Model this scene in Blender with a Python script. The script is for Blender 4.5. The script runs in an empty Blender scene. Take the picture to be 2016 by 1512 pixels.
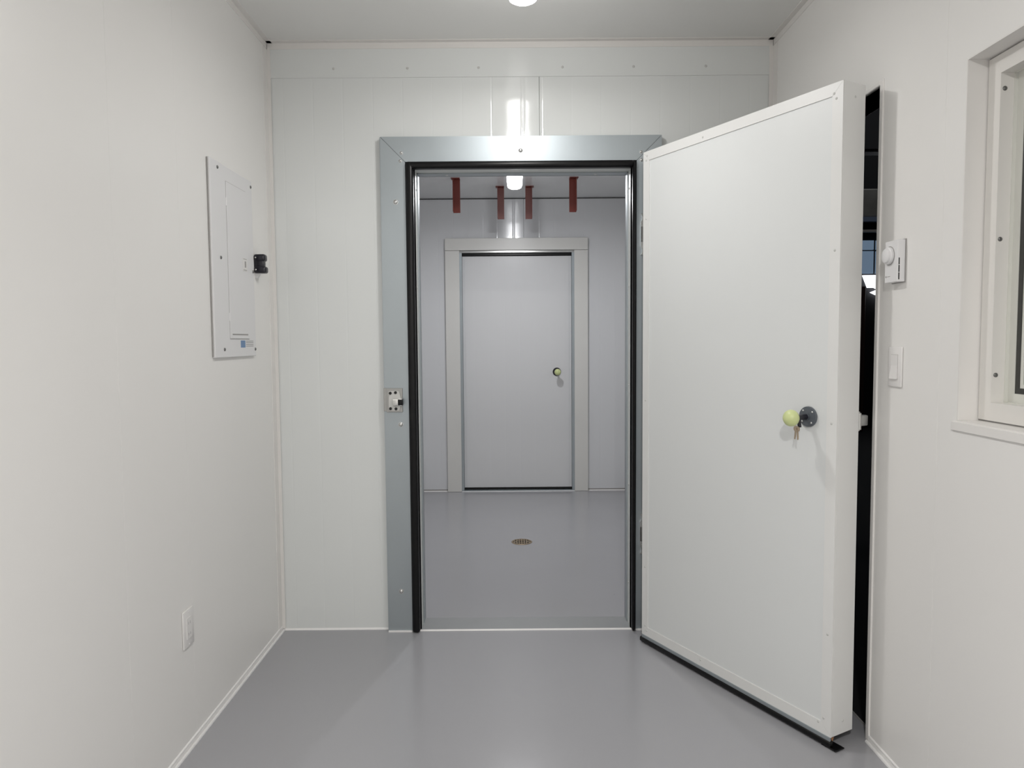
import bpy, bmesh, math, random
from mathutils import Matrix, Vector
random.seed(4)
S = bpy.context.scene
COL = S.collection

# ------------------------------------------------------------------ camera
CAM_H = 1.2434
YAW, PITCH, ROLL, FPX = -0.0014, 0.0602, -0.0078, 1413.4
def cam_axes():
    r0 = Vector((math.cos(YAW), math.sin(YAW), 0)); f0 = Vector((-math.sin(YAW), math.cos(YAW), 0)); u0 = Vector((0, 0, 1))
    fw = f0*math.cos(PITCH) - u0*math.sin(PITCH); up = u0*math.cos(PITCH) + f0*math.sin(PITCH)
    r = r0*math.cos(ROLL) + up*math.sin(ROLL); u = up*math.cos(ROLL) - r0*math.sin(ROLL)
    return r, u, fw
cd = bpy.data.cameras.new('camera'); cd.sensor_width = 36; cd.lens = FPX/2016*36; cd.clip_start = .02
cam = bpy.data.objects.new('camera', cd); COL.objects.link(cam)
_r, _u, _f = cam_axes()
cam.matrix_world = Matrix(((_r.x, _u.x, -_f.x, 0), (_r.y, _u.y, -_f.y, 0), (_r.z, _u.z, -_f.z, CAM_H), (0, 0, 0, 1)))
S.camera = cam
# ------------------------------------------------------------------ world, exposure
w = bpy.data.worlds.new('world'); S.world = w; w.use_nodes = True
w.node_tree.nodes['Background'].inputs[0].default_value = (.010, .012, .016, 1)
S.view_settings.view_transform = 'Standard'; S.view_settings.look = 'None'
S.view_settings.gamma = 1; S.view_settings.use_curve_mapping = False
S.view_settings.exposure = 0.09
LAMP_W, LAMP_GLOW, LAMP_COL = 5.5, 19.0, (1.0, .985, .965)
REAR_W = 39.0
INNER_W, INNER_GLOW, INNER_COL = 11.0, 20.0, (.975, .98, 1.0)

# ------------------------------------------------------------------ dimensions
XL, XR, D, H, REAR = -.998, 1.096, 3.044, 2.476, -2.2
TW = .105                       # panel wall thickness
DI = D + TW                     # inner room near face
D2, H2 = 5.89, 2.394            # inner room far wall, ceiling
OX0, OX1, OZ = -.394, .506, 1.957

# ------------------------------------------------------------------ materials
def mat(name, col, rough=.5, metal=0, spec=.5, var=.03, scale=6, bump=0, bscale=200, emit=None, estr=0, rvar=0, stretch=(1,1,1), coat=0, trans=0, ior=1.5):
    m = bpy.data.materials.new(name); m.use_nodes = True; nt = m.node_tree; b = nt.nodes['Principled BSDF']
    b.inputs['Roughness'].default_value = rough; b.inputs['Metallic'].default_value = metal
    b.inputs['Specular IOR Level'].default_value = spec; b.inputs['IOR'].default_value = ior
    b.inputs['Coat Weight'].default_value = coat; b.inputs['Coat Roughness'].default_value = .05
    b.inputs['Transmission Weight'].default_value = trans
    tc = nt.nodes.new('ShaderNodeTexCoord'); mp = nt.nodes.new('ShaderNodeMapping'); mp.inputs['Scale'].default_value = stretch
    nt.links.new(tc.outputs['Object'], mp.inputs[0])
    n = nt.nodes.new('ShaderNodeTexNoise'); n.inputs['Scale'].default_value = scale; n.inputs['Detail'].default_value = 4
    nt.links.new(mp.outputs[0], n.inputs['Vector'])
    mx = nt.nodes.new('ShaderNodeMix'); mx.data_type = 'RGBA'
    mx.inputs[6].default_value = tuple(c*(1-var) for c in col) + (1,); mx.inputs[7].default_value = tuple(min(1, c*(1+var)) for c in col) + (1,)
    nt.links.new(n.outputs['Fac'], mx.inputs[0]); nt.links.new(mx.outputs[2], b.inputs['Base Color'])
    if rvar:
        mr = nt.nodes.new('ShaderNodeMapRange'); mr.inputs[3].default_value = max(.02, rough-rvar); mr.inputs[4].default_value = rough+rvar
        nt.links.new(n.outputs['Fac'], mr.inputs[0]); nt.links.new(mr.outputs[0], b.inputs['Roughness'])
    if bump:
        n2 = nt.nodes.new('ShaderNodeTexNoise'); n2.inputs['Scale'].default_value = bscale
        nt.links.new(mp.outputs[0], n2.inputs['Vector'])
        bp = nt.nodes.new('ShaderNodeBump'); bp.inputs['Strength'].default_value = bump; bp.inputs['Distance'].default_value = .001
        nt.links.new(n2.outputs['Fac'], bp.inputs['Height']); nt.links.new(bp.outputs[0], b.inputs['Normal'])
    if emit:
        b.inputs['Emission Color'].default_value = tuple(emit) + (1,); b.inputs['Emission Strength'].default_value = estr
    return m
M = {}
M['wall'] = mat('warm_white_board', (.855, .842, .82), .35, var=.012, scale=2.5, bump=.05, bscale=60)
M['wall_steel'] = mat('white_steel_panel', (.775, .795, .785), .09, var=.01, scale=2, stretch=(1, 1, .3))
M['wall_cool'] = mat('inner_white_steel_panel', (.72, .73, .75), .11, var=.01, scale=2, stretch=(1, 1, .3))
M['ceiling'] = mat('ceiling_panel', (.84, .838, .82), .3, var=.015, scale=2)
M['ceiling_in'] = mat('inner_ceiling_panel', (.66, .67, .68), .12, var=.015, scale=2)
M['trim'] = mat('warm_white_trim', (.82, .80, .775), .35, var=.02)
M['caulk'] = mat('white_caulk', (.88, .87, .86), .4, var=.04, scale=30)
M['door'] = mat('door_skin', (.765, .782, .778), .42, var=.01, scale=2, stretch=(1, 1, .2))
M['door_trim'] = mat('door_edge_trim', (.80, .80, .785), .4, var=.012)
M['door_in'] = mat('inner_door_skin', (.72, .725, .735), .3, var=.01, scale=2)
M['trim_in'] = mat('inner_frame_paint', (.72, .715, .69), .35, var=.012)
M['galv'] = mat('galvanised_steel', (.42, .462, .485), .44, metal=.75, var=.06, scale=9, rvar=.05, stretch=(1, 1, .5))
M['zinc'] = mat('bright_zinc', (.78, .78, .76), .22, metal=1, var=.05, scale=40)
M['screw'] = mat('screw_metal', (.62, .62, .61), .3, metal=.9, var=.05)
M['screw_white'] = mat('painted_screw', (.60, .60, .58), .4, var=.05)
M['screw_dark'] = mat('dark_screw', (.17, .17, .165), .35, metal=.5, var=.05)
M['rubber'] = mat('black_rubber', (.0025, .0025, .003), .34, spec=.3, var=.2, scale=20)
M['black'] = mat('black_plastic', (.012, .011, .018), .3, var=.2, scale=20)
M['plate'] = mat('white_plastic', (.80, .785, .77), .3, var=.01)
M['plate2'] = mat('cool_white_plastic', (.78, .775, .78), .3, var=.01)
M['panel'] = mat('powder_coat_grey_white', (.78, .775, .78), .4, var=.012)
M['greyline'] = mat('grey_print_and_shadow', (.36, .35, .34), .6, var=.05)
M['blue'] = mat('blue_print', (.16, .27, .46), .5, var=.08, scale=30)
M['slot'] = mat('dark_slot', (.02, .02, .02), .7, var=.1)
M['glow'] = mat('pale_green_glow_plastic', (.655, .72, .35), .35, var=.02)
M['rosette'] = mat('slate_grey_plastic', (.105, .118, .135), .38, var=.06)
M['brass'] = mat('nickel_brass', (.52, .42, .32), .3, metal=.85, var=.1, scale=60)
M['red'] = mat('red_primer', (.13, .024, .016), .5, var=.12, scale=14)
M['drain'] = mat('bronze_drain', (.34, .26, .17), .38, metal=.7, var=.15, scale=60)
M['sill'] = mat('worn_grey_steel', (.36, .37, .375), .4, metal=.4, var=.05, scale=12)
M['tongue'] = mat('dull_zinc', (.62, .62, .60), .35, metal=.25, var=.06, scale=30)
M['keeper'] = mat('cast_zinc', (.40, .40, .39), .3, metal=.7, var=.08, scale=40)
M['pvc'] = mat('grey_white_pvc', (.66, .68, .66), .4, var=.02)
M['vinyl'] = mat('white_vinyl_frame', (.78, .76, .725), .35, var=.012)
M['vinyl2'] = mat('shadow_vinyl', (.70, .70, .65), .35, var=.015)
M['spacer'] = mat('dark_glazing_seal', (.03, .03, .028), .4, var=.1)
M['glass'] = mat('window_glass', (.80, .90, .84), .02, var=.0, trans=1.0)
M['wood_dark'] = mat('dark_brown_board', (.05, .02, .015), .6, var=.2)
M['wood'] = mat('raw_wood', (.42, .20, .09), .6, var=.2, scale=40)
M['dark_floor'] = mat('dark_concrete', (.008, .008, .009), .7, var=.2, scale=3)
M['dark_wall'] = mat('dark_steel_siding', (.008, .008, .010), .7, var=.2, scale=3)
M['foil'] = mat('foil_insulation', (.34, .33, .30), .35, metal=.4, var=.35, scale=6, bump=.8, bscale=8)
M['beam'] = mat('black_steel_beam', (.03, .032, .04), .45, var=.2)
M['beam_light'] = mat('primed_grey_beam', (.42, .40, .37), .5, var=.1)
M['blue_steel'] = mat('blue_grey_steel', (.20, .25, .36), .45, var=.1)
M['day_blue'] = mat('daylit_blue_pane', (.1, .14, .2), .2, var=.05, emit=(.30, .42, .58), estr=.32)
M['day_white'] = mat('daylit_white_pane', (.6, .6, .6), .2, var=.02, emit=(.93, .95, 1.0), estr=2.6)
def lamp_mat(name, col, s):
    return mat(name, (.9, .9, .9), .2, var=.01, emit=col, estr=s)
M['jar'] = lamp_mat('lit_jar', LAMP_COL, LAMP_GLOW)
M['jar_in'] = lamp_mat('lit_jar_inner', INNER_COL, INNER_GLOW)
M['lamp_base'] = mat('lamp_base_white', (.8, .8, .79), .4, var=.01)
# floor: grey-violet epoxy with fine specks and a few scuffs
def floor_mat():
    m = mat('grey_epoxy', (.372, .372, .390), .20, var=.03, scale=1.6, rvar=.05)
    nt = m.node_tree; b = nt.nodes['Principled BSDF']; mix = [n for n in nt.nodes if n.type == 'MIX'][0]
    tc = [n for n in nt.nodes if n.type == 'TEX_COORD'][0]
    v = nt.nodes.new('ShaderNodeTexVoronoi'); v.inputs['Scale'].default_value = 2.7
    nt.links.new(tc.outputs['Object'], v.inputs['Vector'])
    lt = nt.nodes.new('ShaderNodeMath'); lt.operation = 'LESS_THAN'; lt.inputs[1].default_value = .008
    nt.links.new(v.outputs['Distance'], lt.inputs[0])
    mx = nt.nodes.new('ShaderNodeMix'); mx.data_type = 'RGBA'; mx.inputs[7].default_value = (.12, .12, .12, 1)
    nt.links.new(lt.outputs[0], mx.inputs[0]); nt.links.new(mix.outputs[2], mx.inputs[6]); nt.links.new(mx.outputs[2], b.inputs['Base Color'])
    n2 = nt.nodes.new('ShaderNodeTexNoise'); n2.inputs['Scale'].default_value = 5
    nt.links.new(tc.outputs['Object'], n2.inputs['Vector'])
    bp = nt.nodes.new('ShaderNodeBump'); bp.inputs['Strength'].default_value = .12; bp.inputs['Distance'].default_value = .002
    nt.links.new(n2.outputs['Fac'], bp.inputs['Height']); nt.links.new(bp.outputs[0], b.inputs['Normal'])
    return m
M['floor'] = floor_mat()

# ------------------------------------------------------------------ mesh helpers (world coordinates unless a thing is rotated)
def BM(): return bmesh.new()
def box(bm, x0, x1, y0, y1, z0, z1, bev=0, seg=2):
    g = bmesh.ops.create_cube(bm, size=1)['verts']
    for v in g:
        v.co = Vector(((x0+x1)/2 + v.co.x*(x1-x0), (y0+y1)/2 + v.co.y*(y1-y0), (z0+z1)/2 + v.co.z*(z1-z0)))
    if bev:
        es = list({e for v in g for e in v.link_edges})
        bmesh.ops.bevel(bm, geom=es, offset=bev, segments=seg, affect='EDGES', profile=.5)
    return bm
def prism(bm, pts, axis, lo, hi):
    """pts: polygon in the two other axes (in x,y,z order), extruded along axis"""
    def P(a, b, t):
        return (t, a, b) if axis == 0 else (a, t, b) if axis == 1 else (a, b, t)
    A = [bm.verts.new(P(a, b, lo)) for a, b in pts]; B = [bm.verts.new(P(a, b, hi)) for a, b in pts]
    n = len(pts); bm.faces.new(A); bm.faces.new(B[::-1])
    for i in range(n): bm.faces.new((A[i], B[i], B[(i+1) % n], A[(i+1) % n]))
    bmesh.ops.recalc_face_normals(bm, faces=bm.faces[:])
    return bm
def lathe(bm, prof, axis, c, n=32):
    """prof: (radius, offset along axis); axis a unit Vector; c the origin"""
    ax = Vector(axis).normalized(); t = Vector((0, 0, 1)) if abs(ax.z) < .9 else Vector((1, 0, 0))
    e1 = ax.cross(t).normalized(); e2 = ax.cross(e1); c = Vector(c); rings = []
    for r, o in prof:
        if r < 1e-6: rings.append([bm.verts.new(c + ax*o)])
        else: rings.append([bm.verts.new(c + ax*o + (e1*math.cos(2*math.pi*k/n) + e2*math.sin(2*math.pi*k/n))*r) for k in range(n)])
    for a, b in zip(rings, rings[1:]):
        for k in range(n):
            j = (k+1) % n
            if len(a) == 1 and len(b) == 1: continue
            if len(a) == 1: bm.faces.new((a[0], b[k], b[j]))
            elif len(b) == 1: bm.faces.new((a[k], b[0], a[j]))
            else: bm.faces.new((a[k], b[k], b[j], a[j]))
    bmesh.ops.recalc_face_normals(bm, faces=bm.faces[:])
    return bm
def obj(name, bm, m, parent=None, base=None, smooth=False, local=False, sharp=35):
    """one mesh object; child meshes are moved into their root's frame unless already local"""
    me = bpy.data.meshes.new(name)
    o = bpy.data.objects.new(name, me); COL.objects.link(o)
    if parent is not None:
        root = parent
        while root.parent: root = root.parent
        if not local: bm.transform(root.matrix_basis.inverted())
        o.parent = parent
        if root is not parent: o.matrix_basis = Matrix.Identity(4)
        if parent is not root or parent.type == 'MESH': pass
    elif base is not None:
        bm.transform(Matrix.Translation(-Vector(base))); o.location = base
    bm.to_mesh(me); bm.free()
    if smooth:
        me.polygons.foreach_set('use_smooth', [True]*len(me.polygons))
        try: me.set_sharp_from_angle(angle=math.radians(sharp))
        except Exception: pass
    me.materials.append(M[m]); return o
def tag(o, label, cat, group=None, kind=None):
    o['label'] = label; o['category'] = cat
    if group: o['group'] = group
    if kind: o['kind'] = kind
    return o
def thing(name, label, cat, loc, rotz=0, group=None, kind=None):
    o = bpy.data.objects.new(name, None); COL.objects.link(o); o.empty_display_size = .05
    o.matrix_basis = Matrix.Translation(Vector(loc)) @ Matrix.Rotation(rotz, 4, 'Z')
    return tag(o, label, cat, group, kind)
def copy_tree(o, parent=None):
    c = o.copy(); COL.objects.link(c); c.parent = parent
    for ch in list(o.children): copy_tree(ch, c)
    return c
def dome(bm, c, axis, r, h, n=16):
    return lathe(bm, [(r, 0), (r*.97, h*.3), (r*.75, h*.72), (r*.4, h*.95), (0, h)], axis, c, n)
def struct(name, bm, m, label, cat, **k):
    return tag(obj(name, bm, m, **k), label, cat, kind='structure')

def skin(bm, u0, u1, z0, z1, ribs, place, holes=(), w=.011, d=.00035, edge=.0025, back=.006):
    """a thin steel skin with shallow vertical grooves and turned-back edges. place(u, depth, z) -> point, depth > 0 into the wall"""
    br = {round(u0, 5): back, round(u0+edge*.4, 5): edge*.35, round(u0+edge, 5): 0, round(u1-edge, 5): 0, round(u1-edge*.4, 5): edge*.35, round(u1, 5): back}
    for r in ribs:
        for k in range(-5, 6):
            t = k/5; br[round(r + t*w/2, 5)] = d*(1+math.cos(math.pi*t))/2
    for h in holes:
        for u in h[:2]:
            if u0 < u < u1: br.setdefault(round(u, 5), 0)
    us = sorted(br)
    for a, b in zip(us, us[1:]):
        mid = (a+b)/2; iv = [(z0, z1)]
        for (ha, hb, za, zb) in holes:
            if ha < mid < hb:
                nv = []
                for lo, hi in iv:
                    if za > lo: nv.append((lo, min(hi, za)))
                    if zb < hi: nv.append((max(lo, zb), hi))
                iv = nv
        for lo, hi in iv:
            if hi - lo < 1e-5: continue
            bm.faces.new([bm.verts.new(place(*q)) for q in ((a, br[a], lo), (b, br[b], lo), (b, br[b], hi), (a, br[a], hi))])
    bmesh.ops.remove_doubles(bm, verts=bm.verts[:], dist=1e-6)
    return bm
def frange(a, b, s):
    r = []
    while a < b: r.append(a); a += s
    return r

# ================================================================== SETTING
# floor, one slab through both rooms, ends at the side doorway threshold
bm = BM(); box(bm, XL-.1, 1.127, REAR-.1, D2+.1, -.06, 0)
struct('floor', bm, 'floor', 'smooth grey epoxy floor running through the doorway', 'floor')
bm = BM(); box(bm, XL-.1, XR+.1, REAR-.1, D+.05, H, H+.08)
struct('ceiling', bm, 'ceiling', 'plain off-white ceiling of the near room', 'ceiling')
bm = BM(); box(bm, XL-.1, XR+.1, D+.05, D2+.1, H2, H2+.08)
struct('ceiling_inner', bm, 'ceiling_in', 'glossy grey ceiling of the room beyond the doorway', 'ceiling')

# left wall: core plus three board panels
bm = BM(); box(bm, XL-.1, XL-.006, REAR-.1, D2+.1, 0, H+.02)
wl = struct('wall_left', bm, 'wall', 'warm white panelled wall carrying the breaker panel', 'wall')
pl_left = lambda u, dp, z: (XL - dp, u, z)
for a, b, ribs in ((REAR, .70, []), (.70, 1.825, []), (1.825, 2.192, []), (2.192, D, [])):
    bm = BM(); skin(bm, a, b, 0, H, ribs, pl_left, w=.012, d=.00035, edge=.0006, back=.0012); bmesh.ops.recalc_face_normals(bm, faces=bm.faces[:])
    obj('wall_panel', bm, 'wall', wl)
# right wall with the side doorway and the window opening
DY0, DY1, DZ = 2.158, 2.94, 1.985
WY0, WY1, WZ0, WZ1 = .72, 1.755, 1.036, 1.907
bm = BM()
for y0, y1, z0, z1 in ((REAR-.1, WY0, 0, H+.02), (WY0, WY1, 0, WZ0), (WY0, WY1, WZ1, H+.02), (WY1, DY0, 0, H+.02), (DY0, DY1, DZ, H+.02), (DY1, D2+.1, 0, H+.02)):
    box(bm, XR+.006, XR+.1, y0, y1, z0, z1)
wr = struct('wall_right', bm, 'wall', 'warm white panelled wall with thermostat, switch and window', 'wall')
pl_right = lambda u, dp, z: (XR + dp, u, z)
HR = [(WY0, WY1, WZ0, WZ1), (DY0, DY1, 0, DZ)]
for a, b, ribs in ((REAR, .62, []), (.62, 1.836, []), (1.836, D, [])):
    bm = BM(); skin(bm, a, b, 0, H, ribs, pl_right, HR, w=.012, d=.00035, edge=.0006, back=.0012); bmesh.ops.recalc_face_normals(bm, faces=bm.faces[:])
    obj('wall_panel', bm, 'wall', wr)
# rear wall behind the viewer
bm = BM(); box(bm, XL-.1, XR+.1, REAR-.1, REAR, 0, H)
struct('wall_rear', bm, 'wall', 'plain warm white end wall of the near room', 'wall')
# partition with the cold room doorway
bm = BM()
for x0, x1, z0, z1 in ((XL, OX0-.005, 0, H), (OX1+.005, XR, 0, H), (OX0-.005, OX1+.005, OZ+.005, H)):
    box(bm, x0, x1, D+.007, DI-.007, z0, z1)
wf = struct('wall_far', bm, 'wall_steel', 'cool white steel panel wall around the galvanised doorway', 'wall')
pl_far = lambda u, dp, z: (u, D + dp, z)
hole = [(OX0-.006, OX1+.006, -.1, OZ+.006)]
for a, b, ribs in ((XL, .127, [-.936, -.813, -.689, -.565, -.441, -.318, -.194, -.071, .0525, .066]), (.127, XR, [.137, .26, .384, .507, .63, .754, .878, 1.0])):
    bm = BM(); skin(bm, a, b, 0, H, ribs, pl_far, hole); bmesh.ops.recalc_face_normals(bm, faces=bm.faces[:])
    obj('wall_panel', bm, 'wall_steel', wf)
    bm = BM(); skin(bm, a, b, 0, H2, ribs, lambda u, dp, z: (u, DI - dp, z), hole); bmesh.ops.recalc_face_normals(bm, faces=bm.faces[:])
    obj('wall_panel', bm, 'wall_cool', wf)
# flashing band along the top of the partition with its rivets
bm = BM(); box(bm, XL+.012, XR-.012, D-.0035, D+.002, 2.334, H, .001, 1)
band = struct('trim_1', bm, 'wall_steel', 'flat white flashing band along the top of the doorway wall', 'trim')
for x in (-.723, -.418, -.124, .223, .517, .816):
    bm = BM(); dome(bm, (x, D-.0035, 2.371), (0, -1, 0), .0055, .003, 12); obj('rivet', bm, 'screw_white', band, smooth=True)
# inner room shell
bm = BM()
for x0, x1, z0, z1 in ((XL, -.425, 0, H2), (.535, XR, 0, H2), (-.425, .535, 2.0, H2)):
    box(bm, x0, x1, D2+.007, D2+.1, z0, z1)
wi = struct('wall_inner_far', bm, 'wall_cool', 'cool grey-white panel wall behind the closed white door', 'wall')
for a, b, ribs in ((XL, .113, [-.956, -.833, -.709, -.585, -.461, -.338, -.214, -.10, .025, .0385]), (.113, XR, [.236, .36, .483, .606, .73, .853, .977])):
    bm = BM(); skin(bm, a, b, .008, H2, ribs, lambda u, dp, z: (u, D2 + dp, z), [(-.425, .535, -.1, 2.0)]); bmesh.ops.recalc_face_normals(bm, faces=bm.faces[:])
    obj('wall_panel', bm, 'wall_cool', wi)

for x0, x1 in ((XL, -.527), (.633, XR)):
    bm = BM(); box(bm, x0, x1, D2-.002, D2+.004, .007, .017); obj('base_shadow_gap', bm, 'greyline', wi)  # grey strip painting the shadow gap above the caulk
# trims: ceiling angles and corner angles, L-shaped in section
def angle(name, pts, axis, lo, hi, m, label):
    bm = BM(); prism(bm, pts, axis, lo, hi); return struct(name, bm, m, label, 'trim')
t = .002
angle('trim_2', [(D-.0035-t, 2.450), (D-.0035, 2.450), (D-.0035, H), (D-.03, H), (D-.03, H-t), (D-.0035-t, H-t)], 0, XL+.004, XR-.004, 'trim', 'narrow cream angle trim where doorway wall meets ceiling')
angle('trim_3', [(XL, 2.452), (XL+t, 2.452), (XL+t, H-t), (XL+.024, H-t), (XL+.024, H), (XL, H)], 1, REAR, D-.002, 'trim', 'narrow white angle trim along the top of the breaker panel wall')
angle('trim_4', [(XR, 2.452), (XR-t, 2.452), (XR-t, H-t), (XR-.024, H-t), (XR-.024, H), (XR, H)], 1, REAR, D-.002, 'trim', 'narrow white angle trim along the top of the window wall')
angle('trim_5', [(XL, D-.05), (XL+t, D-.05), (XL+t, D-t-.004), (XL+.015, D-t-.004), (XL+.015, D-.003), (XL, D-.003)], 2, .01, 2.45, 'trim', 'vertical corner trim beside the breaker panel wall')
angle('trim_6', [(XR, D-.05), (XR-t, D-.05), (XR-t, D-t-.004), (XR-.018, D-t-.004), (XR-.018, D-.003), (XR, D-.003)], 2, .01, 2.45, 'trim', 'vertical corner trim behind the open door')
# line between inner ceiling and inner far wall
bm = BM(); box(bm, XL, XR, D2-.004, D2+.002, H2-.006, H2); struct('trim_7', bm, 'slot', 'thin dark joint where inner wall meets inner ceiling', 'trim')
# baseboards: an angle with a round bead on the floor and one on the wall
def bead_base(name, x, s, y0, y1, label):
    bm = BM()
    pts = [(x, 0), (x+s*.013, 0)] + [(x+s*(.0085+.0045*math.cos(a)), .001+.0065*math.sin(a)) for a in [math.pi*k/8 for k in range(1, 8)]] + \
          [(x+s*.0035, .006), (x+s*.0035, .013)] + [(x+s*.0045*math.sin(a), .0175-.0045*math.cos(a)) for a in [math.pi*k/6 for k in range(1, 6)]] + [(x, .022)]
    if s < 0: pts = pts[::-1]
    prism(bm, pts, 1, y0, y1)
    return struct(name, bm, 'caulk', label, 'baseboard')
bead_base('baseboard_left', XL, 1, REAR, D-.004, 'double beaded white base trim under the breaker panel wall')
bead_base('baseboard_right', XR, -1, REAR, DY0-.016, 'double beaded white base trim under the window wall')
def caulk_line(name, x0, x1, yw, label, h=.007, dpt=.006):
    bm = BM(); prism(bm, [(yw, 0), (yw-dpt, 0), (yw-dpt*.55, h*.6), (yw, h)], 0, x0, x1)
    return struct(name, bm, 'caulk', label, 'baseboard')
caulk_line('baseboard_far', XL, -.533, D, 'white caulk line under the wall beside the galvanised frame')
caulk_line('baseboard_threshold', -.431, .527, D-.022, 'white caulk line along the front of the door threshold', .006, .005)
caulk_line('baseboard_inner_left', XL, -.527, D2, 'white caulk line under the inner wall before the closed door', .008)
caulk_line('baseboard_inner_right', .633, XR, D2, 'white caulk line under the inner wall past the closed door', .008)

# side doorway lining in the right wall
bm = BM()
box(bm, XR-.004, XR+.104, DY0-.018, DY0+.002, 0, DZ+.014, .002, 1)
sd = struct('doorframe', bm, 'trim', 'thin white edge trim lining the dark side doorway', 'door frame')
bm = BM(); box(bm, XR-.004, XR+.104, DY0+.002, DY1, DZ, DZ+.014, .002, 1); obj('head_trim', bm, 'trim', sd)
bm = BM(); box(bm, XR-.004, XR+.104, DY1, DY1+.014, 0, DZ+.014, .002, 1); obj('side_trim', bm, 'trim', sd)
bm = BM(); box(bm, XR+.03, XR+.036, DY0+.002, DY1, -.01, .003); obj('threshold_strip', bm, 'greyline', sd)

# galvanised cold room frame, three mitred boards
FX0, FX1, FZ, IX0, IX1, IZ, FY = -.532, .630, 2.086, -.431, .527, 1.984, D-.030
fr = thing('doorframe.001', 'galvanised steel frame around the open doorway', 'door frame', (.05, D, 0), kind='structure')
g = .0009
bm = BM(); prism(bm, [(FX0, .004), (IX0, .004), (IX0, IZ-g), (FX0, FZ-g)], 1, FY, D-.001); obj('side_board', bm, 'galv', fr)
bm = BM(); prism(bm, [(FX1, .004), (IX1, .004), (IX1, IZ-g), (FX1, FZ-g)], 1, FY, D-.001); obj('side_board', bm, 'galv', fr)
bm = BM(); prism(bm, [(FX0+g, FZ), (FX1-g, FZ), (IX1-g, IZ), (IX0+g, IZ)], 1, FY, D-.001); obj('head_board', bm, 'galv', fr)
bm = BM(); box(bm, FX0-.003, FX0+.002, D-.026, D+.001, .004, FZ-.001); obj('edge_return', bm, 'galv', fr)
bm = BM(); prism(bm, [(FX0-.001, 0), (IX0, 0), (IX0, .006), (FX0-.001, .006)], 1, FY-.006, D); obj('caulk_bead', bm, 'caulk', fr)
bm = BM(); prism(bm, [(IX1, 0), (FX1, 0), (FX1, .006), (IX1, .006)], 1, FY-.006, D); obj('caulk_bead', bm, 'caulk', fr)
def bolt(x, z, r=.0085, h=.006, m='screw'):
    bm = BM(); lathe(bm, [(r*1.25, 0), (r*1.25, .001), (r, .0012), (r*.95, h*.45), (r*.7, h*.8), (r*.35, h*.97), (0, h)], (0, -1, 0), (x, FY, z), 20)
    return obj('bolt', bm, m, fr, smooth=True)
for x, z in ((-.472, 1.82), (-.466, .894), (-.476, .177), (.047, 2.027)): bolt(x, z)
for x, z in ((-.445, 2.020), (-.450, 1.987), (.544, 2.017), (.546, 1.984)): bolt(x, z, .0055, .005)
# linings of the opening: white thermal break, then galvanised return
def lining(x, s):
    bm = BM(); box(bm, min(x, x-s*.012), max(x, x-s*.012), D-.02, D+.055, .004, OZ+.01); obj('thermal_break', bm, 'pvc', fr)
    bm = BM(); box(bm, min(x+s*.004, x-s*.010), max(x+s*.004, x-s*.010), D+.057, DI+.004, .004, OZ+.006); obj('jamb_lining', bm, 'galv', fr)
    bm = BM(); box(bm, min(x, x-s*.036), max(x, x-s*.036), D-.02, D-.002, .004, OZ+.02); obj('gasket_channel', bm, 'galv', fr)
    bm = BM(); box(bm, min(x-s*.05, x+s*.004), max(x-s*.05, x+s*.004), DI, DI+.004, .004, OZ+.04); obj('inner_flange', bm, 'galv', fr)
    for k, z in enumerate((.19, .62, 1.05, 1.47, 1.88)):
        bm = BM(); dome(bm, (x+s*.0005, D+.025, z), (s, 0, 0), .005, .0025, 10); obj('screw', bm, 'screw_white', fr, smooth=True)
lining(OX0, 1); lining(OX1, -1)
bm = BM(); box(bm, OX0-.012, OX1+.012, D-.02, D+.055, OZ, OZ+.012); obj('thermal_break', bm, 'pvc', fr)
bm = BM(); box(bm, OX0-.012, OX1+.012, D+.057, DI+.004, OZ-.004, OZ+.010); obj('head_lining', bm, 'galv', fr)
bm = BM(); box(bm, OX0-.05, OX1+.05, DI, DI+.004, OZ-.004, OZ+.04); obj('inner_flange', bm, 'galv', fr)
for x in (-.268, .368):
    bm = BM(); dome(bm, (x, D+.08, OZ-.004), (0, 0, -1), .006, .003, 10); obj('screw', bm, 'screw', fr, smooth=True)
bm = BM(); box(bm, OX0, OX1, D-.022, DI+.006, -.001, .004); obj('threshold_plate', bm, 'sill', fr)
# black bulb gasket on three sides, one continuous part
def gasket(bm, x0, x1, z0, z1): box(bm, x0, x1, FY-.022, D-.006, z0, z1, .012, 4)
bm = BM(); gasket(bm, IX0+.002, OX0-.002, .001, IZ-.002); obj('gasket', bm, 'rubber', fr, smooth=True)
bm = BM(); gasket(bm, OX1+.002, IX1-.002, .001, IZ-.002); obj('gasket', bm, 'rubber', fr, smooth=True)
bm = BM(); gasket(bm, IX0+.012, IX1-.012, OZ-.004, IZ-.002); obj('gasket', bm, 'rubber', fr, smooth=True)
for z in (.42, 1.68):
    bm = BM(); prism(bm, [(.543, z-.05), (.543, z+.05), (.549, z+.06), (.549, z+.075), (.5435, z+.085), (.61, z+.092), (.61, z-.092), (.5435, z-.085), (.549, z-.075), (.549, z-.06)], 1, FY-.009, FY); hp = obj('hinge_plate', bm, 'zinc', fr)
    bm = BM(); lathe(bm, [(0, -.03), (.006, -.03), (.006, .03), (0, .03)], (0, 0, 1), (.549, FY-.012, z), 14); obj('hinge_pin', bm, 'screw_dark', hp, smooth=True)
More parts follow.
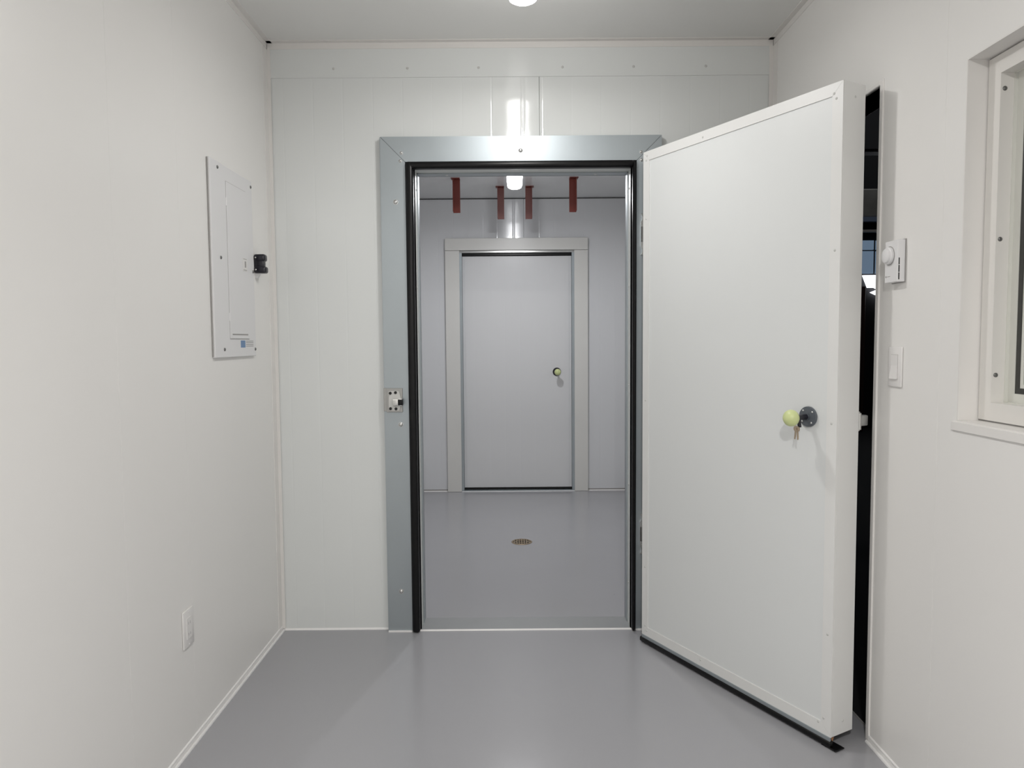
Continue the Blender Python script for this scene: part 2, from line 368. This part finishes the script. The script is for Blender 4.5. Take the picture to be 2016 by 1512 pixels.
# latch keeper on the left board
KX0, KX1, KZ0, KZ1 = -.536, -.452, .947, 1.048
bm = BM(); box(bm, KX0+.012, KX1-.004, FY-.006, FY+.001, KZ0, KZ1, .001, 1); box(bm, KX0, KX0+.013, FY-.004, D, KZ0+.004, KZ1+.001, .001, 1)
kp = obj('latch_keeper', bm, 'keeper', fr)
bm = BM(); prism(bm, [(-.514, .953), (-.470, .953), (-.462, .972), (-.462, 1.006), (-.470, 1.037), (-.514, 1.037)], 1, FY-.014, FY-.005)
bmesh.ops.bevel(bm, geom=bm.edges[:], offset=.0025, segments=2, affect='EDGES'); obj('keeper_body', bm, 'tongue', kp, smooth=True)
bm = BM(); box(bm, -.496, -.454, FY-.030, FY-.012, .975, 1.006, .004, 2); obj('keeper_hook', bm, 'zinc', kp, smooth=True)
bm = BM(); box(bm, -.472, -.452, FY-.034, FY-.008, .978, 1.003, .002, 2); obj('roller', bm, 'rubber', kp, smooth=True)
for x, z in ((-.506, 1.028), (-.484, 1.030), (-.506, .963), (-.483, .962)):
    bm = BM(); lathe(bm, [(.0062, 0), (.0062, .002), (.0036, .0022), (.0030, .0012), (0, .0012)], (0, -1, 0), (x, FY-.0142, z), 16); obj('socket_screw', bm, 'slot', kp, smooth=True)

# ------------------------------------------------------------------ open cold room door leaf
HX, HY = .532, 2.890; ux, uy = .428, -.787; LW = math.hypot(ux, uy); ANG = math.atan2(uy, ux)
LT, LZ0, LZ1 = .097, .036, 1.982
dr = thing('door_1', 'thick white cold room door standing open on its hinges', 'door', (HX, HY, 0), ANG, kind='structure')
def lp(name, bm, m, parent=dr, **k): return obj(name, bm, m, parent, local=True, **k)
bm = BM(); box(bm, .003, LW-.003, .002, LT-.002, LZ0+.003, LZ1-.003); lp('door_slab', bm, 'door')
tr = .036; gp = .0006
# front trim strips, mitred, slightly proud of the skin; each wraps round its edge
def strip(pts): b = BM(); prism(b, pts, 1, -.0012, .0045); return b
lp('edge_trim', strip([(0, LZ1), (LW, LZ1), (LW-tr, LZ1-tr), (tr, LZ1-tr)]), 'door_trim')
lp('edge_trim', strip([(0, LZ0), (LW, LZ0), (LW-tr, LZ0+tr), (tr, LZ0+tr)]), 'door_trim')
lp('edge_trim', strip([(0, LZ0+gp), (tr-gp, LZ0+tr), (tr-gp, LZ1-tr), (0, LZ1-gp)]), 'door_trim')
lp('edge_trim', strip([(LW, LZ0+gp), (LW-tr+gp, LZ0+tr), (LW-tr+gp, LZ1-tr), (LW, LZ1-gp)]), 'door_trim')
bm = BM(); box(bm, LW-.004, LW+.0005, .003, LT, LZ0+.001, LZ1-.001); lp('edge_cap', bm, 'door_trim')
bm = BM(); box(bm, -.0005, .004, .003, LT, LZ0+.001, LZ1-.001); lp('edge_cap', bm, 'door_trim')
bm = BM(); box(bm, 0, LW, .003, LT, LZ1-.004, LZ1); lp('edge_cap', bm, 'door_trim')
bm = BM(); box(bm, 0, LW, .003, LT, LZ0, LZ0+.004); lp('edge_cap', bm, 'slot')
bm = BM(); box(bm, 0, LW, LT-.003, LT+.001, LZ0, LZ1); lp('back_skin', bm, 'door')
def lrivet(x, z, m='screw_white', r=.004):
    b = BM(); dome(b, (x, -.0012, z), (0, -1, 0), r, .0018, 10); lp('rivet', b, m, smooth=True)
for x, z in ((.024, LZ1-.018), (.018, LZ1-.035), (LW-.03, LZ1-.03), (LW-.022, LZ1-.046), (.33, LZ1-.022), (.018, 1.72), (.018, 1.0), (.018, .32),
             (.020, LZ0+.04), (.030, LZ0+.022), (LW-.026, LZ0+.05), (LW-.045, LZ0+.03), (.34, LZ0+.022), (LW-.018, 1.50), (LW-.018, .99), (LW-.018, .35)):
    lrivet(x, z)
for z in (LZ1-.04, LZ0+.04):
    b = BM(); dome(b, (LW+.0005, .052, z), (1, 0, 0), .004, .0018, 10); lp('rivet', b, 'screw_white', smooth=True)
# bottom sweep: aluminium retainer and black rubber
bm = BM(); box(bm, .002, LW-.002, -.003, .004, .020, LZ0, .0008, 1); lp('sweep_retainer', bm, 'galv')
bm = BM(); box(bm, -.010, LW+.002, -.007, .012, .004, .024, .006, 3); box(bm, LW-.03, LW+.022, -.006, .034, .003, .007, .001, 1); lp('rubber_sweep', bm, 'rubber', smooth=True)
bm = BM(); prism(bm, [(.004, .033), (.016, .033), (.010, .021)], 0, LW-.02, LW-.002); lp('wood_core', bm, 'wood')
# inside release knob
KNX, KNZ = .796, 1.004
bm = BM(); lathe(bm, [(0, 0), (.0315, 0), (.0315, .004), (.030, .0065), (.011, .0072), (.0105, .012), (0, .012)], (0, -1, 0), (KNX, -.0002, KNZ), 36); rs = lp('rosette', bm, 'rosette', smooth=True)
for a in (40, 130, 220, 310):
    b = BM(); dome(b, (KNX+.0235*math.cos(math.radians(a)), -.0066, KNZ+.0235*math.sin(math.radians(a))), (0, -1, 0), .0036, .003, 12); lp('screw', b, 'screw', rs, smooth=True)
bm = BM(); lathe(bm, [(0, .006), (.0085, .006), (.0085, .056), (.013, .058), (.018, .064), (0, .064)], (0, -1, 0), (KNX, 0, KNZ), 24)
lathe(bm, [(0, 0), (.0055, 0), (.0055, .026), (0, .026)], (0, .15, -1), (KNX, -.044, KNZ-.004), 16); lp('spindle', bm, 'black', smooth=True)
def knob_prof(r=.0255):
    return [(0, .056)] + [(r*math.sin(a), .078 - .022*math.cos(a)) for a in [math.pi*k/14 for k in range(1, 14)]] + [(0, .100)]
bm = BM(); lathe(bm, knob_prof(), (0, -1, 0), (KNX, 0, KNZ), 32); lp('knob', bm, 'glow', smooth=True, sharp=80)['label'] = 'pale yellow-green ball knob'
# hinges on the hinge edge
for z in (.42, 1.68):
    b = BM(); box(b, -.012, -.0005, .020, .085, z-.075, z+.075, .002, 1); hg = lp('hinge', b, 'zinc')
    b = BM(); lathe(b, [(0, -.075), (.010, -.075), (.012, -.07), (.012, -.045), (.009, -.043), (.009, .02), (.012, .022), (.012, .07), (.008, .078), (0, .078)], (0, 0, 1), (-.016, .072, z), 18); lp('hinge_barrel', b, 'zinc', hg, smooth=True)
    b = BM(); prism(b, [(-.050, -.07), (-.004, -.045), (-.004, .045), (-.050, .07)], 1, .078, .088)
    b.transform(Matrix.Translation((0, 0, z))); lp('hinge_leaf', b, 'zinc', hg)
# latch on the free edge, seen against the dark gap
bm = BM(); box(bm, LW-.045, LW-.002, LT, LT+.012, .962, 1.022, .002, 1); lt = lp('latch', bm, 'tongue')
bm = BM(); box(bm, LW-.034, LW-.006, LT+.008, LT+.055, .976, 1.008, .003, 2); lp('latch_tongue', bm, 'tongue', lt, smooth=True)
bm = BM(); lathe(bm, [(0, -.025), (.006, -.025), (.006, .025), (0, .025)], (0, 0, 1), (LW-.004, LT+.010, .992), 14); lp('latch_pin', bm, 'screw', lt, smooth=True)

# ------------------------------------------------------------------ closed inner door and its white frame
f2 = thing('doorframe.002', 'plain white painted frame around the closed inner door', 'door frame', (.05, D2, 0), kind='structure')
GX0, GX1, GZ, JX0, JX1, JZ, GY = -.527, .631, 2.073, -.412, .521, 1.976, D2-.026
bm = BM(); box(bm, GX0, GX1, GY-.002, D2-.001, JZ, GZ, .002, 1); obj('head_board', bm, 'trim_in', f2)
bm = BM(); box(bm, GX0, JX0, GY, D2-.001, .001, JZ-.002, .002, 1); obj('side_board', bm, 'trim_in', f2)
bm = BM(); box(bm, JX1, GX1, GY, D2-.001, .001, JZ-.002, .002, 1); obj('side_board', bm, 'trim_in', f2)
bm = BM(); box(bm, JX0-.004, JX0+.020, GY+.012, D2+.06, .003, JZ-.012); obj('jamb_lining', bm, 'galv', f2)
bm = BM(); box(bm, JX1-.020, JX1+.004, GY+.012, D2+.06, .003, JZ-.012); obj('jamb_lining', bm, 'galv', f2)
bm = BM(); box(bm, JX0, JX1, GY+.010, D2+.06, JZ-.020, JZ-.002, .003, 2); obj('head_lining', bm, 'zinc', f2)
bm = BM(); box(bm, JX0+.02, JX1-.02, D2+.004, D2+.03, JZ-.042, JZ-.020, .004, 2); obj('gasket', bm, 'rubber', f2)
bm = BM(); box(bm, JX0, JX1, GY+.01, D2+.07, .001, .010); obj('threshold_plate', bm, 'galv', f2)
bm = BM(); prism(bm, [(GY+.004, 0), (GY+.012, 0), (GY+.012, .004)], 0, JX0, JX1); obj('caulk_bead', bm, 'caulk', f2)
EX0, EX1, EY = JX0+.021, JX1-.021, D2+.012
d2 = thing('door_2', 'closed white cold room door at the end of the inner room', 'door', (.05, D2+.05, 0), kind='structure')
bm = BM(); box(bm, EX0, EX1, EY+.004, EY+.09, .028, JZ-.044, .002, 1); obj('door_slab', bm, 'door_in', d2)
bm = BM(); skin(bm, EX0+.02, EX1-.02, .045, JZ-.062, frange(EX0+.1, EX1-.03, .1235), lambda u, dp, z: (u, EY+.0025+dp*.4, z), w=.012, d=.0004, edge=.0012, back=.003)
bmesh.ops.recalc_face_normals(bm, faces=bm.faces[:]); obj('door_skin', bm, 'door_in', d2)
bm = BM(); box(bm, EX0, EX1, EY-.002, EY+.03, .011, .026, .004, 2); obj('rubber_sweep', bm, 'rubber', d2)
kx, kz = .380, .986
bm = BM(); lathe(bm, [(0, 0), (.034, 0), (.034, .005), (.031, .008), (0, .008)], (0, -1, 0), (kx-.002, EY+.0025, kz), 32); obj('rosette', bm, 'black', d2, smooth=True)
bm = BM(); lathe(bm, [(0, .006), (.0085, .006), (.0085, .06), (0, .06)], (0, -1, 0), (kx, EY, kz), 20); obj('spindle', bm, 'black', d2, smooth=True)
bm = BM(); lathe(bm, knob_prof(.0265), (0, -1, 0), (kx, EY, kz), 28); obj('knob', bm, 'glow', d2, smooth=True, sharp=80)['label'] = 'pale yellow-green ball knob'

# ------------------------------------------------------------------ window in the right wall
wn = thing('window_1', 'white framed window set deep in the wall past the thermostat', 'window', (XR+.05, (WY0+WY1)/2, WZ0), kind='structure')
def rect_frame(x0, x1, y0, y1, z0, z1, wd, name, m):
    """four mitred members of a frame in the plane of the wall"""
    o_ = [(y0, z0), (y1, z0), (y1, z1), (y0, z1)]; n_ = [(y0+wd, z0+wd), (y1-wd, z0+wd), (y1-wd, z1-wd), (y0+wd, z1-wd)]
    for k in range(4):
        q = (k+1) % 4
        bm = BM(); prism(bm, [o_[k], o_[q], n_[q], n_[k]], 0, x0, x1); obj(name, bm, m, wn)
rv = .004
rect_frame(XR-.001, XR+.052, WY0, WY1, WZ0, WZ1, rv, 'reveal_board', 'trim')
bm = BM(); box(bm, XR-.005, XR+.05, WY0-.03, WY1+.016, WZ0-.022, WZ0+.001, .0015, 1); obj('window_sill', bm, 'trim', wn)
a0, a1, b0, b1 = WY0+rv, WY1-rv, WZ0+rv, WZ1-rv
rect_frame(XR+.051, XR+.055, a0, a1, b0, b1, .004, 'shadow_gap', 'greyline')
rect_frame(XR+.047, XR+.086, a0+.0035, a1-.0035, b0+.004, b1-.004, .0435, 'window_frame', 'vinyl')
fi = .0475
rect_frame(XR+.078, XR+.0862, a0+fi-.004, a1-fi+.004, b0+fi-.004, b1-fi+.004, .0055, 'window_track', 'vinyl2')
rect_frame(XR+.086, XR+.098, a0+fi-.004, a1-fi+.004, b0+fi-.004, b1-fi+.004, .0265, 'sash', 'vinyl2')
rect_frame(XR+.088, XR+.0985, a0+fi+.0195, a1-fi-.0195, b0+fi+.0195, b1-fi-.0195, .0165, 'glazing_seal', 'spacer')
rect_frame(XR+.090, XR+.097, a0+fi+.036, a1-fi-.036, b0+fi+.036, b1-fi-.036, .009, 'glazing_bead', 'vinyl2')
bm = BM(); box(bm, XR+.092, XR+.096, a0+fi+.03, a1-fi-.03, b0+fi+.03, b1-fi-.03); obj('pane', bm, 'glass', wn)
for z in (1.820, 1.473, 1.153):
    bm = BM(); dome(bm, (XR+.057, a1-.0470, z), (0, -1, 0), .0055, .003, 12); obj('screw', bm, 'screw_dark', wn, smooth=True)

# ================================================================== THINGS ON THE WALLS
# breaker panel
BY0, BY1, BZ0, BZ1, BX = 2.405, 2.790, 1.193, 1.858, XL+.011
bp = thing('breaker_panel', 'flat white electrical breaker panel on the left wall', 'breaker panel', (XL, (BY0+BY1)/2, BZ0))
bm = BM(); box(bm, XL, BX, BY0, BY1, BZ0, BZ1, .0025, 2); cover = obj('cover', bm, 'panel', bp)
bm = BM(); box(bm, XL+.001, XL+.005, BY0-.0025, BY1+.001, BZ0+.004, BZ1-.002); obj('shadow_gap', bm, 'greyline', bp)
bm = BM(); box(bm, BX-.002, BX+.0002, 2.533, 2.720, 1.256, 1.806); obj('door_recess', bm, 'greyline', bp)
bm = BM(); box(bm, BX-.001, BX+.0022, 2.5352, 2.7185, 1.2585, 1.8045, .0012, 2); bd = obj('panel_door', bm, 'panel', bp)
for z in (1.735, 1.335):
    bm = BM(); lathe(bm, [(0, -.014), (.003, -.014), (.003, .014), (0, .014)], (0, 0, 1), (BX+.001, 2.5345, z), 10); obj('hinge', bm, 'plate2', bd)
bm = BM(); box(bm, BX+.002, BX+.0035, 2.668, 2.710, 1.508, 1.556, .0006, 1); lb = obj('latch_plate', bm, 'plate', bd)
bm = BM(); box(bm, BX+.003, BX+.0065, 2.686, 2.692, 1.522, 1.545, .001, 1); obj('latch_tab', bm, 'greyline', lb)
for z in (1.513, 1.553):
    bm = BM(); box(bm, BX+.0034, BX+.0038, 2.672, 2.706, z-.001, z+.001); obj('printed_line', bm, 'greyline', lb)
bm = BM(); box(bm, BX+.0021, BX+.0026, 2.552, 2.702, 1.271, 1.276); obj('printed_line', bm, 'greyline', bd)
for y, z in ((2.467, 1.849-.012), (2.474, 1.535), (2.481, 1.221), (2.777, 1.847-.012), (2.778, 1.515), (2.779, 1.219)):
    bm = BM(); dome(bm, (BX, y, z), (1, 0, 0), 0.006, .004, 14); obj('screw', bm, 'screw_dark', bp, smooth=True)
bm = BM(); box(bm, BX, BX+.0006, 2.632, 2.676, 1.226, 1.252); lb2 = obj('blue_label', bm, 'blue', bp); lb2['label'] = 'small blue printed square'
for z in (1.250, 1.244, 1.237, 1.231):
    bm = BM(); box(bm, BX, BX+.0004, 2.684, 2.760, z-.0012, z+.0012); obj('printed_line', bm, 'greyline', bp)
# small black bracket right of it
bk = thing('cable_bracket', 'small black two-ended plastic fitting between breaker panel and corner', 'bracket', (XL, 2.845, 1.52))
by = 2.835
bm = BM()
box(bm, XL, XL+.038, by-.014, by+.014, 1.536, 1.566, .004, 2)
obj('body', bm, 'black', bk, smooth=True)
for z0, z1, xx in ((1.560, 1.588, .044), (1.514, 1.541, .047)):
    bm = BM(); box(bm, XL, XL+xx, by-.018, by+.018, z0, z1, .008, 3); cl = obj('clamp_end', bm, 'black', bk, smooth=True)
    bm = BM(); dome(bm, (XL+.009, by-.0185, (z0+z1)/2), (0, -1, 0), .0035, .003, 12); obj('screw', bm, 'zinc', cl, smooth=True)
bm = BM(); prism(bm, [(XL, 1.516), (XL+.024, 1.516), (XL+.010, 1.496), (XL, 1.496)], 1, by-.006, by+.006); obj('shadow_wedge', bm, 'plate2', bk)  # solid wedge standing in for the shadow below the fitting
# duplex outlet low on the left wall
ol = thing('wall_outlet', 'white duplex outlet low on the wall below the breaker panel', 'outlet', (XL, 2.15, .31))
bm = BM(); box(bm, XL, XL+.006, 2.117, 2.187, .316, .432, .003, 2); obj('cover_plate', bm, 'plate', ol, smooth=True)
bm = BM(); box(bm, XL+.004, XL+.0075, 2.135, 2.169, .341, .407, .001, 1); rc = obj('receptacle', bm, 'plate', ol)
for z in (.390, .356):
    for dy in (-.006, .006):
        bm = BM(); box(bm, XL+.007, XL+.0077, 2.152+dy-.001, 2.152+dy+.001, z-.004, z+.004); obj('slot', bm, 'greyline', rc)
for z in (.424, .323):
    bm = BM(); dome(bm, (XL+.006, 2.152, z), (1, 0, 0), .003, .0012, 10); obj('screw', bm, 'plate', ol, smooth=True)
# thermostat
TX = XR-.024
th = thing('thermostat', 'white wall thermostat with round dial above the light switch', 'thermostat', (XR, 2.035, 1.40))
bm = BM(); box(bm, TX, XR-.002, 2.002, 2.068, 1.399, 1.515, .0015, 2); obj('case', bm, 'plate2', th)
bm = BM(); box(bm, XR-.003, XR+.001, 2.000, 2.070, 1.397, 1.517); obj('back_plate', bm, 'greyline', th)
bm = BM(); lathe(bm, [(0, 0), (.0245, 0), (.0245, .007), (.0225, .008), (.020, .0085), (.019, .0135), (.0175, .0145), (0, .0145)], (-1, 0, 0), (TX, 2.043, 1.474), 40); dl = obj('dial', bm, 'plate2', th, smooth=True)
bm = BM(); lathe(bm, [(.0265, .0004), (.0265, .001), (.0245, .001), (.0245, .0004)], (-1, 0, 0), (TX, 2.043, 1.474), 40); obj('dial_ring', bm, 'greyline', th)
for z0 in (1.446, 1.4255, 1.405):
    bm = BM(); box(bm, TX+.0035, TX+.0065, 2.0015, 2.003, z0, z0+.019); obj('vent_slot', bm, 'slot', th)
bm = BM(); lathe(bm, [(0, 0), (.0028, 0), (.0028, .0004), (0, .0004)], (-1, 0, 0), (TX, 2.060, 1.416), 14); obj('printed_dot', bm, 'greyline', th)
bm = BM(); box(bm, TX-.0004, TX, 2.038, 2.054, 1.4152, 1.4168); obj('printed_line', bm, 'greyline', th)
# light switch
sw = thing('light_switch', 'white paddle light switch on the wall below the thermostat', 'light switch', (XR, 2.037, 1.105))
bm = BM(); box(bm, XR-.006, XR, 2.003, 2.073, 1.104, 1.218, .003, 2); obj('cover_plate', bm, 'plate', sw, smooth=True)
bm = BM(); box(bm, XR-.0064, XR-.005, 2.0195, 2.0555, 1.126, 1.196); obj('paddle_gap', bm, 'greyline', sw)
bm = BM(); prism(bm, [(XR-.0066, 1.1268), (XR-.0122, 1.1268), (XR-.0066, 1.165), (XR-.0078, 1.1952), (XR-.0055, 1.1952), (XR-.0055, 1.1268)], 1, 2.0202, 2.0548); obj('paddle', bm, 'plate', sw)
# keys hanging below the knob spindle
mk = dr.matrix_basis
for i, (dx, rz, lab) in enumerate(((-.0025, 6, 'brass key hanging under the door knob, lower blade toward hinges'), (.0035, -5, 'brass key hanging under the door knob, blade toward the door edge'))):
    k = thing('key', lab, 'key', mk @ Vector((KNX+dx-.004, -.047-.003*i, KNZ-.026)), ANG+math.radians(8*i-4), 'keys under the knob')
    k.matrix_basis = k.matrix_basis @ Matrix.Rotation(math.radians(rz), 4, 'Y')
    b = BM(); lathe(b, [(.0035, -.0009), (.0088, -.0009), (.0088, .0009), (.0035, .0009), (.0035, -.0009)], (0, 1, 0), (0, 0, -.009), 20); obj('bow', b, 'brass', k, local=True)
    b = BM(); prism(b, [(-.0028, -.016), (.0028, -.016), (.0028, -.034), (.0018, -.036), (.0026, -.038), (.001, -.042), (-.0028, -.042)], 1, -.0009, .0009); obj('blade', b, 'brass', k, local=True)

# ================================================================== LAMPS
def lamp(name, label, x, y, zc, jar, power, col):
    t_ = thing(name, label, 'ceiling lamp', (x, y, zc), group='ceiling jar lamps')
    b = BM(); lathe(b, [(0, 0), (.058, 0), (.058, -.014), (.055, -.018), (0, -.018)], (0, 0, 1), (x, y, zc), 40); obj('base', b, 'lamp_base', t_, smooth=True)
    b = BM(); lathe(b, [(.053, -.018), (.0535, -.05), (.051, -.10), (.0475, -.148), (.043, -.160), (.030, -.167), (0, -.170)], (0, 0, 1), (x, y, zc), 40); obj('globe', b, jar, t_, smooth=True, sharp=60)
    L = bpy.data.lights.new('lamp_light', 'AREA'); L.shape = 'DISK'; L.size = .085; L.energy = power; L.color = col
    o = bpy.data.objects.new('lamp_light', L); COL.objects.link(o); o.parent = t_; o.location = (0, 0, -.1725)
    return t_
lamp('ceiling_lamp', 'lit white jar lamp on the ceiling before the galvanised doorway', .047, 2.33, H, 'jar', LAMP_W, LAMP_COL)
lamp('ceiling_lamp', 'lit white jar lamp on the near room ceiling behind the viewer', .047, -.35, H, 'jar', REAR_W, LAMP_COL)
lamp('ceiling_lamp', 'lit white jar lamp seen through the doorway between red brackets', .034, 4.72, H2, 'jar_in', INNER_W, INNER_COL)

# ================================================================== RED HANGER BRACKETS in the inner room
def bracket(x, y, s, lab):
    """steel angle hanging from the ceiling; flat leg faces the door, second leg turned toward it on side s"""
    o = thing('hanger_bracket', lab, 'bracket', (x, y, H2), group='red ceiling brackets')
    zb = 2.157; e = .025; tk = .005
    b = BM(); box(b, x-e, x+e, y, y+tk, zb, H2-.004, .0006, 1); obj('face_leg', b, 'red', o)
    xs = x - s*e if s < 0 else x + e
    xs = x + s*e
    b = BM(); box(b, min(xs, xs-s*tk), max(xs, xs-s*tk), y-.045, y-.0003, zb+.004, H2-.004, .0006, 1); obj('side_leg', b, 'red', o)
    b = BM(); box(b, x-e-(.012 if s < 0 else 0), x+e+(.012 if s > 0 else 0), y-.05, y+.012, H2-.004, H2); obj('top_plate', b, 'red', o)
bracket(-.377, 5.19, -1, 'red steel ceiling bracket, leftmost of the four in the doorway')
bracket(-.066, 5.47, -1, 'red steel ceiling bracket just left of the inner lamp')
bracket(.144, 5.47, 1, 'red steel ceiling bracket just right of the inner lamp')
bracket(.451, 5.19, 1, 'red steel ceiling bracket, rightmost of the four in the doorway')

# ================================================================== FLOOR DRAIN
fd = thing('floor_drain', 'round bronze drain grate in the inner room floor', 'drain', (.059, 4.376, 0))
bm = BM(); lathe(bm, [(.064, 0), (.064, .0015), (.062, .003), (.054, .003), (.053, .0008), (.053, 0)], (0, 0, 1), (.059, 4.376, 0), 48); obj('rim', bm, 'drain', fd, smooth=True)
bm = BM(); lathe(bm, [(0, 0), (.0535, 0), (.0535, .0008), (0, .0008)], (0, 0, 1), (.059, 4.376, 0), 40); obj('sump', bm, 'slot', fd)
for k in range(7):
    dx = -.045 + .015*k; hw = math.sqrt(max(0, .053**2 - dx*dx))
    bm = BM(); box(bm, .059+dx-.0035, .059+dx+.0035, 4.376-hw, 4.376+hw, .0008, .0028); obj('grate_bar', bm, 'drain', fd)
for r in (.018, .036):
    bm = BM(); lathe(bm, [(r-.003, .0008), (r-.003, .003), (r+.003, .003), (r+.003, .0008)], (0, 0, 1), (.059, 4.376, 0), 32); obj('grate_ring', bm, 'drain', fd)

# ================================================================== DARK HALL outside the side doorway and window
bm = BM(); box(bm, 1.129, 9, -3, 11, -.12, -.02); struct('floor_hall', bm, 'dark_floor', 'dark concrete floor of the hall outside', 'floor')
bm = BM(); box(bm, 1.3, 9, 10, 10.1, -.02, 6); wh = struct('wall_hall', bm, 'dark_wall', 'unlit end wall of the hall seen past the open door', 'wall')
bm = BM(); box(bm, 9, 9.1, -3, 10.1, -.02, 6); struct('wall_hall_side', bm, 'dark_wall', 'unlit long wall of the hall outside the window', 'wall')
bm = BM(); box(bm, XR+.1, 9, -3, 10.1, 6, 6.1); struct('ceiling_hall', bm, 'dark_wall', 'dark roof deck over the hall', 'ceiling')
bm = BM(); box(bm, 4.2, 5.6, 9.93, 9.99, 2.975, 3.36, .02, 2); obj('insulation_panel', bm, 'foil', wh)
bm = BM(); box(bm, 4.2, 5.6, 9.86, 9.99, 2.905, 2.965); obj('girt', bm, 'blue_steel', wh)
bm = BM(); box(bm, 4.2, 5.6, 9.90, 9.99, 2.770, 2.800); obj('girt', bm, 'beam_light', wh)
for z0, z1 in ((2.535, 2.66), (2.21, 2.515)):
    for x0, x1 in ((4.55, 5.00), (5.04, 5.40)):
        bm = BM(); box(bm, x0, x1, 9.95, 9.99, z0, z1); obj('window_pane', bm, 'day_blue', wh)
bm = BM(); prism(bm, [(4.86, 2.185), (5.5, 2.185), (5.5, 2.0), (5.05, 2.0), (5.02, 2.015), (4.93, 2.015)], 1, 9.94, 9.98); obj('window_pane', bm, 'day_white', wh)
bm = BM(); prism(bm, [(4.97, 1.95), (5.06, 1.985), (5.5, 1.985), (5.5, 1.78), (5.14, 1.87)], 1, 9.94, 9.98); obj('window_pane', bm, 'day_white', wh)
bm = BM(); box(bm, 4.5, 4.735, 9.6, 9.9, -.02, 1.93, .01, 1); tag(obj('wall_panel_board', bm, 'wood_dark', base=(4.8, 9.75, -.02)), 'dark brown upright panel low in the gap past the open door', 'panel', kind='structure')
for c in wh.children: c.location.z -= .08
for y, z0, z1, m, lab in ((6.0, 2.755, 2.78, 'beam_light', 'thin grey purlin glimpsed through the gap past the open door'), (7.5, 4.2, 4.4, 'beam', 'black roof beam, highest in the dark door gap'), (5.2, 3.6, 3.8, 'beam', 'black roof beam over the dark hall nearest the doorway')):
    bm = BM(); h = z1-z0
    prism(bm, [(y-.06, z0), (y+.06, z0), (y+.06, z0+h*.1), (y+.006, z0+h*.1), (y+.006, z1-h*.1), (y+.06, z1-h*.1), (y+.06, z1), (y-.06, z1), (y-.06, z1-h*.1), (y-.006, z1-h*.1), (y-.006, z0+h*.1), (y-.06, z0+h*.1)], 0, XR+.12, 8.9)
    struct('beam', bm, m, lab, 'beam')
L = bpy.data.lights.new('hall_fill_light', 'AREA'); L.shape = 'DISK'; L.size = .5; L.energy = 12; L.color = (.95, .97, 1)  # unseen light, added so the hall end wall shows through the gap
o = bpy.data.objects.new('hall_fill_light', L); COL.objects.link(o); o.location = (5.5, 7.6, 5.2); o.rotation_euler = (math.radians(35), 0, 0)
